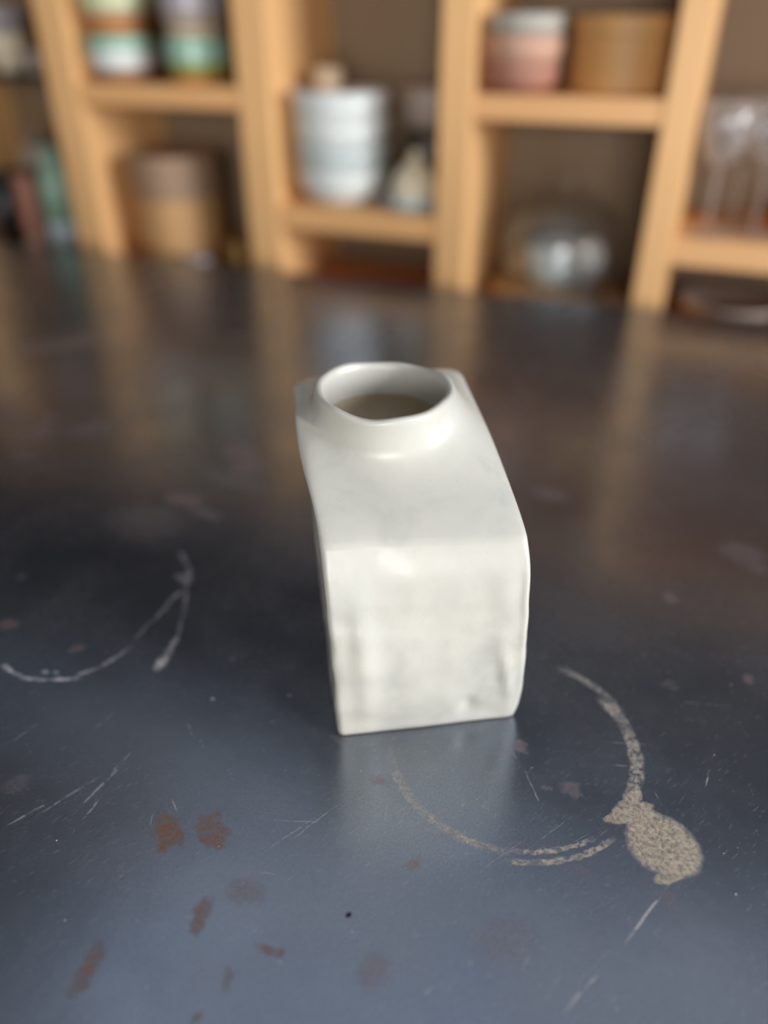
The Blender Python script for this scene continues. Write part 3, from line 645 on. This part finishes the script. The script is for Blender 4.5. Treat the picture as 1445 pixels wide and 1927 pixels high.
# jug behind, dish with a cream bud vase before it
t = thing('jug', 'dark olive jug with a pale greyish-pink shoulder, behind the cream bud vase', 'jug', (-0.428, 1.215, SZ(.077)), R(20))
link('jug_body', lathe([(0, 0), (.030, 0), (.036, .006), (.041, .040), (.040, .075), (.035, .096), (0, .096)], 40), M['dark_glaze'], t, smooth=True)
link('shoulder', lathe([(0, .0962), (.035, .0962), (.042, .110), (.046, .135), (.043, .150), (.038, .152), (.037, .146), (.040, .125), (.034, .104), (0, .102)], 40), M['mauve_clay'], t, smooth=True)
bm = bmesh.new()
pth = [(.037, .128), (.050, .126), (.057, .108), (.057, .078), (.050, .060), (.0405, .058)]
pr = None
for i, (x, zz) in enumerate(pth):
    a = pth[max(0, i - 1)]; b = pth[min(len(pth) - 1, i + 1)]; d = Vector((b[0] - a[0], 0, b[1] - a[1])).normalized(); nn = Vector((-d.z, 0, d.x))
    rg_ = [bm.verts.new(Vector((x, 0, zz)) + nn * (.0045 * math.cos(q * math.pi / 4)) + Vector((0, 1, 0)) * (.0055 * math.sin(q * math.pi / 4))) for q in range(8)]
    if pr:
        for q in range(8): bm.faces.new((pr[q], pr[(q + 1) % 8], rg_[(q + 1) % 8], rg_[q]))
    else: bm.faces.new(rg_[::-1])
    pr = rg_
bm.faces.new(pr); bmesh.ops.recalc_face_normals(bm, faces=bm.faces)
link('handle', bm, M['dark_glaze'], t, smooth=True)
tag(link('saucer', lathe([(0, .002), (.030, .002), (.031, 0), (.034, 0), (.035, .004), (.046, .010), (.049, .0165), (.047, .0165), (.043, .012), (.032, .007), (0, .0065)], 44), M['blue_glaze'], loc=(-0.4150, 1.112, SZ(.077)), smooth=True),
    'light blue saucer under the cream bud vase on the middle shelf', 'saucer')
t = thing('bud_vase', 'cream pointed bud vase standing on the light blue saucer', 'vase', (-0.4120, 1.108, SZ(.077) + .0072))
link('bud_body', lathe([(0, 0), (.024, 0), (.032, .006), (.0345, .018), (.030, .034), (.020, .048), (.010, .056), (0, .056)], 36), M['cream_glaze'], t, smooth=True)
link('bud_neck', lathe([(0, .0562), (.010, .0562), (.0075, .064), (.008, .070), (.006, .0705), (.005, .064), (0, .062)], 24), M['cream_glaze'], t, smooth=True)

# pinkish bowls beside the round box
g3 = 'stacked dishes on the upper right shelf'
z = SZ(.229)
for lab, r, h, mm, st in (('rose-brown bowl lowest in the stack left of the hooped box', .0465, .034, 'rose_clay', .78), ('pinkish-beige bowl in the middle of the stack left of the hooped box', .0480, .036, 'pink_clay', .80),
                          ('pale grey lidded-looking dish on top of the pinkish bowls', .0470, .030, 'stone_glaze', 1)):
    lab = lab.replace(' lidded-looking', '')
    tag(link('bowl', lathe([(0, .003), (r * .6, .003), (r * .62, 0), (r * .70, 0), (r * .93, h * .25), (r, h * .6), (r * .99, h), (r * .94, h), (r * .93, h * .6), (r * .84, h * .34), (r * .5, .010), (0, .009)], 44), M[mm], loc=(-0.2695, 1.105, z), smooth=True), lab, 'bowl', g3)
    z += h * st
# glass dome on a wooden board, white cup and egg-shaped stand-in for a glint inside
DX, DY = -0.208, 1.168
t = thing('cake_stand', 'round wooden board under the glass dome on the bottom shelf', 'board', (DX, DY, SZ(-.05)))
link('board', lathe([(0, .012), (.085, .012), (.088, .014), (.0955, .014), (.097, .017), (.097, .026), (.095, .028), (0, .028)], 56), M['box_wood'], t)
for a in range(3): link('foot', lathe([(0, 0), (.009, 0), (.011, .012), (0, .0121)], 16), M['box_wood'], t, loc=(.06 * math.cos(a * 2.1), .06 * math.sin(a * 2.1), 0))
bz = SZ(-.05) + .0285
t = thing('glass_dome', 'clear glass dome over the white cup on the bottom shelf', 'dome', (DX, DY, bz))
pr_o = [(.086, 0), (.0865, .05), (.084, .075), (.072, .098), (.050, .112), (.022, .1195), (0, .121)]
link('dome_glass', lathe(pr_o + [(r_ - .0025 if r_ > .003 else 0, zz - (.0025 if zz > .06 else 0)) for r_, zz in pr_o[::-1]] + [(.086, 0)], 56), M['glass'], t, smooth=True)
link('knob', lathe([(0, .1205), (.007, .1208), (.006, .127), (.012, .134), (.0125, .141), (.007, .147), (0, .148)], 24), M['glass'], t, smooth=True)
t = thing('cup', 'bluish white cup under the glass dome', 'cup', (DX - .004, DY - .012, bz))
link('cup_wall', lathe([(0, .002), (.022, .002), (.023, 0), (.028, 0), (.036, .012), (.041, .036), (.0415, .058), (.0385, .058), (.0375, .036), (.032, .014), (.018, .008), (0, .0075)], 44), M['pale_blue_glaze'], t, smooth=True)
t = thing('egg', 'white egg shape standing in for a window glint under the glass dome', 'egg', (DX + .050, DY - .040, bz + .0002))  # white shape added in place of the window highlight on the glass
link('glint_white', lathe([(0, .0125), (.010, .0145), (.0175, .0215), (.0215, .0330), (.0212, .0440), (.0165, .0560), (.0085, .0630), (0, .0650)], 32), M['glint_white'], t, smooth=True)
t.location.z += .012
t2 = thing('egg_cup', 'grey cup added to hold the egg-shaped glint under the glass dome', 'cup', (DX + .050, DY - .040, bz + .0002))
link('cup_bowl', lathe([(0, .018), (.006, .018), (.0195, .032), (.0225, .042), (.0238, .0422), (.0215, .031), (.008, .016), (0, .015)], 32), M['lilac_glaze'], t2, smooth=True)
link('cup_foot', lathe([(0, 0), (.018, 0), (.0185, .002), (.008, .006), (.007, .0149), (0, .0149)], 32), M['lilac_glaze'], t2, smooth=True)
tag(link('bread_roll_dish', lathe(bowl_prof(.028, .030, .016, .003), 32), M['pale_wood'], loc=(-0.203, 1.082 - .0, SZ(-.05)), smooth=True), 'small pale wooden dish on shelf edge before the glass dome', 'dish')
bpy.data.objects['bread_roll_dish'].name = 'wooden_dish'
bpy.data.objects['wooden_dish'].location = (-0.118, 1.092, SZ(-.05))
tag(link('gourd', lathe([(0, 0), (.018, .001), (.026, .012), (.026, .022), (.018, .034), (.010, .042), (.009, .050), (.005, .056), (0, .057)], 32), M['pale_wood'], loc=(DX - .048, DY + .020, bz), smooth=True), 'beige turned wooden pear under the glass dome left of the cup', 'ornament')

# wine glasses at the right
def goblet(label, loc, r, h):
    t = thing('wine_glass', label, 'glass', loc, 0, 'wine glasses on the right shelf')
    hb = h * .52
    link('foot', lathe([(0, 0), (.030, 0), (.031, .0015), (.012, .0045), (.0042, .008), (0, .008)], 36), M['wine_glass'], t, smooth=True)
    link('stem', lathe([(0, .0081), (.0040, .0081), (.0032, .02), (.0032, hb - .016), (.0052, hb - .004), (0, hb - .003)], 20), M['wine_glass'], t, smooth=True)
    o_ = [(.0, hb - .0028), (.010, hb - .001), (r * .75, hb + .016), (r, hb + .042), (r * .98, hb + .068), (r * .84, h)]
    link('bowl', lathe(o_ + [(max(0, a - .0014), b + (.0016 if b < hb + .03 else 0)) for a, b in o_[::-1]], 40), M['wine_glass'], t, smooth=True)
    return t
goblet('clear wine glass standing beside the right-hand upright', (-0.0145, 1.105, SZ(.077)), .031, .150)
goblet('clear wine glass standing right of the first one, at the photo edge', (0.040, 1.120, SZ(.077)), .031, .150)
goblet('clear wine glass half hidden behind the other two', (0.012, 1.190, SZ(.077)), .031, .150)
t = thing('amber_bowl', 'amber glass bowl at the right edge of the wine glass shelf', 'bowl', (0.098, 1.150, SZ(.077)))
link('bowl_wall', lathe(bowl_prof(.040, .036, .022, .003), 36), M['amber_glass'], t, smooth=True)
t = thing('plate', 'pale plate lying on the bottom shelf under the wine glasses', 'plate', (0.036, 1.150, SZ(-.05)))
link('plate_rim', lathe([(.045, .010), (.066, .030), (.070, .038), (.067, .0385), (.045, .013)], 44), M['mauve_clay'], t, smooth=True)
link('plate_well', lathe([(0, .002), (.036, .002), (.037, 0), (.040, 0), (.045, .010), (.045, .013), (.038, .0075), (0, .007)], 44), M['mauve_clay'], t, smooth=True)

# the left-hand compartment
tag(link('bowl', lathe(bowl_prof(.036, .056, .020, .003), 40), M['cream_glaze'], loc=(-1.146, 1.140, SZ(.236)), smooth=True), 'cream bowl on the black metal shelf at the left edge', 'bowl')
tag(link('bowl', lathe(bowl_prof(.040, .052, .020, .003), 40), M['lilac_glaze'], loc=(-1.146, 1.140, SZ(.236) + .040), smooth=True), 'grey bowl nested in the cream bowl at the left edge', 'bowl')
tag(link('egg_cup', lathe([(0, 0), (.012, 0), (.013, .003), (.009, .010), (.014, .020), (.016, .032), (.014, .032), (.011, .020), (0, .016)], 28), M['mauve_clay'], loc=(-1.066, 1.112, SZ(.236)), smooth=True), 'small greyish egg cup on the black metal shelf beside the upright', 'cup')
t = thing('glass_bottle', 'mint green bottle with pale blue foot, left of the first upright', 'bottle', (-1.078, 1.115, SZ(-.05)))
link('bottle_base', lathe([(0, 0), (.025, 0), (.028, .004), (.029, .060), (0, .060)], 32), M['blue_glaze'], t, smooth=True)
link('bottle_body', lathe([(0, .0602), (.029, .0602), (.028, .120), (.022, .145), (.014, .155), (.013, .178), (.010, .180), (.009, .160), (0, .150)], 32), M['mint_glaze'], t, smooth=True)
tag(link('black_vase', lathe([(0, 0), (.022, 0), (.034, .030), (.037, .070), (.030, .105), (.022, .118), (.024, .126), (.020, .126), (.017, .116), (0, .110)], 36), M['black_glaze'], loc=(-1.240, 1.150, SZ(-.05)), smooth=True), 'round black vase at the left edge on the bottom shelf', 'vase')
t = thing('tumbler', 'slim red-brown clay tumbler between black vase and mint bottle', 'cup', (-1.152, 1.120, SZ(-.05)))
link('tumbler_wall', lathe([(0, 0), (.017, 0), (.0185, .004), (.020, .090), (.0215, .130), (.0195, .130), (.017, .090), (.014, .012), (0, .010)], 30), M['rose_clay'], t, smooth=True)
link('tumbler_foot', lathe([(.0172, .0005), (.0195, .002), (.0198, .024), (.0186, .025)], 30), M['beige_clay'], t, smooth=True)
t = thing('onion_jar', 'round greyish-pink lidded jar behind the red-brown tumbler', 'jar', (-1.200, 1.215, SZ(-.05)))
link('jar_body', lathe([(0, 0), (.028, 0), (.036, .02), (.038, .09), (.034, .13), (0, .13)], 36), M['dark_glaze'], t, smooth=True)
lid = link('lid', lathe([(0, .1302), (.034, .1302), (.036, .145), (.028, .165), (.012, .174), (0, .175)], 36), M['mauve_clay'], t, smooth=True)
link('knob', lathe([(0, .1745), (.006, .175), (.009, .182), (.006, .189), (0, .190)], 18), M['mauve_clay'], lid, smooth=True)
t.name = 'lidded_jar'
